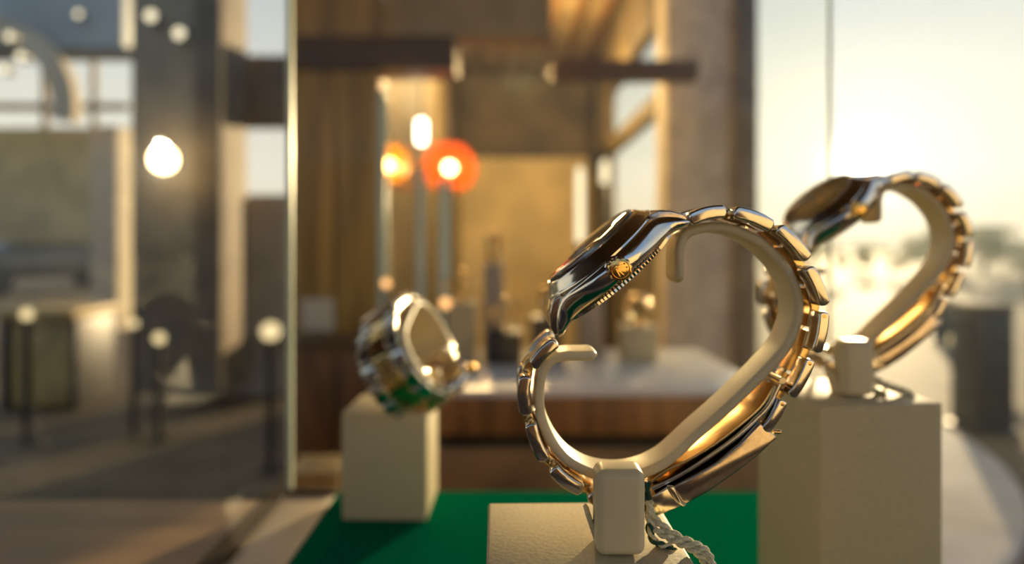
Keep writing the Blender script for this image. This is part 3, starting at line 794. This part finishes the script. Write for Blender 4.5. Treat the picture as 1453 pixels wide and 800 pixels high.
for px, D, ytop, w, lb in ((20, 24, 318, 3.5, 'dark shrub-like tree behind the parked cars at far left'), (105, 31, 308, 4, 'dark shrub-like tree behind the silver car')):
    x = (px - CX) / F * D
    tree(x, D, ZC - (ytop - CY) / F * D, w, lb, 'leaf_dark', 900, .1, 'dark trees behind the cars')

# ------------------------------------------------------------------ light
az, el = math.radians(27.2), math.radians(7.0)
sd = Vector((math.sin(az) * math.cos(el), math.cos(az) * math.cos(el), math.sin(el)))
sun = bpy.data.lights.new('sun', 'SUN'); sun.energy = 7.0; sun.angle = math.radians(.7); sun.color = (1, .78, .46)
so = bpy.data.objects.new('sun', sun); COL.objects.link(so); so.rotation_euler = sd.to_track_quat('Z', 'Y').to_euler()
so.location = sd * 30

def lamp(px, py, D, e, c, r):  # unseen fill lights added to brighten the shop interior, no fixture
    l = bpy.data.lights.new('room_fill', 'POINT'); l.energy = e; l.color = c; l.shadow_soft_size = r
    o = bpy.data.objects.new('room_fill', l); COL.objects.link(o); o.location = P(px, py, D)
lamp(740, 110, 4.0, 85, (1, .68, .30), .08)
lamp(650, 60, 2.4, 22, (1, .68, .30), .08)
# unseen sunlit facade added across the street for the metal to mirror
fc = thing('building', 'unseen sandstone building added behind the viewer for the metal to mirror', 'building', (2.5, -5.2, 0))
obj('facade', bx(-1.45, 4.5, -1.4, .0, 0, 2.1, .01), M['soffit2'], fc)
obj('cornice', bx(-1.5, 4.55, -1.45, .06, 2.105, 2.25, .02), M['soffit2'], fc)
obj('dark_mirror_bay', bx(-7.5, -1.46, -1.4, -.3, 0, 1.85, .01), M['dark_trim'], fc)  # unseen dark bay added to darken what the left links mirror
struct(slab('ceiling_added_awning', -4.5, 1.25, -2.4, 1.5, ZC + 1.3, ZC + 1.36, M['beam']))  # unseen awning added to darken reflections in bezel and crystal
struct(slab('floor_added_street', -30, 30, -5.0, -.6, -.001, .004, M['tarmac']))  # unseen dark road strip added so links and clasp mirror dark
# warm evening haze, also standing in for the sun's veiling glare
hb = bx(-14, 22, -4.9, 34, -.05, 9); me = bpy.data.meshes.new('haze'); hb.to_mesh(me); hb.free()
vm, vnt, vN, vL = new_mat('evening_haze'); vN.remove(vN['Principled BSDF'])
vs = vN.new('ShaderNodeVolumeScatter'); vs.inputs['Color'].default_value = (.74, .90, 1, 1); vs.inputs['Density'].default_value = .0032; vs.inputs['Anisotropy'].default_value = .5
vL.new(vs.outputs[0], vN['Material Output'].inputs['Volume'])
me.materials.append(vm); ho = bpy.data.objects.new('haze', me); COL.objects.link(ho); ho['kind'] = 'stuff'; ho['label'] = 'warm evening haze filling the air over the street'; ho['category'] = 'haze'

wd = bpy.data.worlds.new('sky'); SC.world = wd; wd.use_nodes = True
nt = wd.node_tree; N = nt.nodes; L = nt.links
bg = N['Background']
tc = N.new('ShaderNodeTexCoord')
nrm = N.new('ShaderNodeVectorMath'); nrm.operation = 'NORMALIZE'; L.new(tc.outputs['Generated'], nrm.inputs[0])
sep = N.new('ShaderNodeSeparateXYZ'); L.new(nrm.outputs[0], sep.inputs[0])
cr = N.new('ShaderNodeValToRGB')
mr = N.new('ShaderNodeMapRange'); mr.inputs['From Min'].default_value = -.3; mr.inputs['From Max'].default_value = 1.0
L.new(sep.outputs['Z'], mr.inputs['Value']); L.new(mr.outputs[0], cr.inputs['Fac'])
E_ = cr.color_ramp.elements
E_[0].position = 0.0; E_[0].color = (.09, .065, .035, 1)
E_[1].position = 1.0; E_[1].color = (.30, .42, .66, 1)
for pos, c in ((.215, (.12, .085, .045, 1)), (.235, (.88, .76, .54, 1)), (.30, (.90, .87, .76, 1)), (.40, (.74, .76, .72, 1)), (.58, (.40, .50, .64, 1))):
    e = cr.color_ramp.elements.new(pos); e.color = c
sdir = Vector((math.sin(az) * math.cos(math.radians(5.8)), math.cos(az) * math.cos(math.radians(5.8)), math.sin(math.radians(5.8))))
dt = N.new('ShaderNodeVectorMath'); dt.operation = 'DOT_PRODUCT'; dt.inputs[1].default_value = sdir; L.new(nrm.outputs[0], dt.inputs[0])
mxn = N.new('ShaderNodeMath'); mxn.operation = 'MAXIMUM'; mxn.inputs[1].default_value = 0; L.new(dt.outputs['Value'], mxn.inputs[0])
rear = N.new('ShaderNodeMapRange'); rear.inputs['From Min'].default_value = -.2; rear.inputs['From Max'].default_value = -.75; L.new(sep.outputs['Y'], rear.inputs['Value'])
blue = N.new('ShaderNodeMix'); blue.data_type = 'RGBA'; blue.blend_type = 'MULTIPLY'; L.new(rear.outputs[0], blue.inputs[0]); L.new(cr.outputs['Color'], blue.inputs[6]); blue.inputs[7].default_value = (.42, .63, 1.0, 1)
acc = blue.outputs[2]
for pw, st, c in ((14, .10, (1, .85, .55)), (150, .35, (1, .90, .68)), (2500, 6, (1, .92, .75)), (30000, 60, (1, .9, .7))):
    pn_ = N.new('ShaderNodeMath'); pn_.operation = 'POWER'; pn_.inputs[1].default_value = pw; L.new(mxn.outputs[0], pn_.inputs[0])
    sc = N.new('ShaderNodeVectorMath'); sc.operation = 'SCALE'; sc.inputs[0].default_value = tuple(v * st for v in c); L.new(pn_.outputs[0], sc.inputs['Scale'])
    ad = N.new('ShaderNodeVectorMath'); ad.operation = 'ADD'; L.new(acc, ad.inputs[0]); L.new(sc.outputs[0], ad.inputs[1]); acc = ad.outputs[0]
L.new(acc, bg.inputs['Color']); bg.inputs['Strength'].default_value = 1.0

# ------------------------------------------------------------------ camera
cd = bpy.data.cameras.new('camera'); cam = bpy.data.objects.new('camera', cd); COL.objects.link(cam)
cd.sensor_width = 36; cd.lens = 24; cd.shift_y = -(400 - CY) / 1453; cd.clip_start = .01; cd.clip_end = 300
cam.location = (0, 0, ZC); cam.rotation_euler = (PI / 2, 0, 0)
cd.dof.use_dof = True; cd.dof.focus_distance = .1475; cd.dof.aperture_fstop = 6.7; cd.dof.aperture_blades = 0
SC.camera = cam
SC.view_settings.view_transform = 'Standard'; SC.view_settings.look = 'None'
SC.view_settings.exposure = 0.0; SC.view_settings.gamma = 1.0; SC.view_settings.use_curve_mapping = False
SC.cycles.use_denoising = True
SC.cycles.max_bounces = 10; SC.cycles.transparent_max_bounces = 24
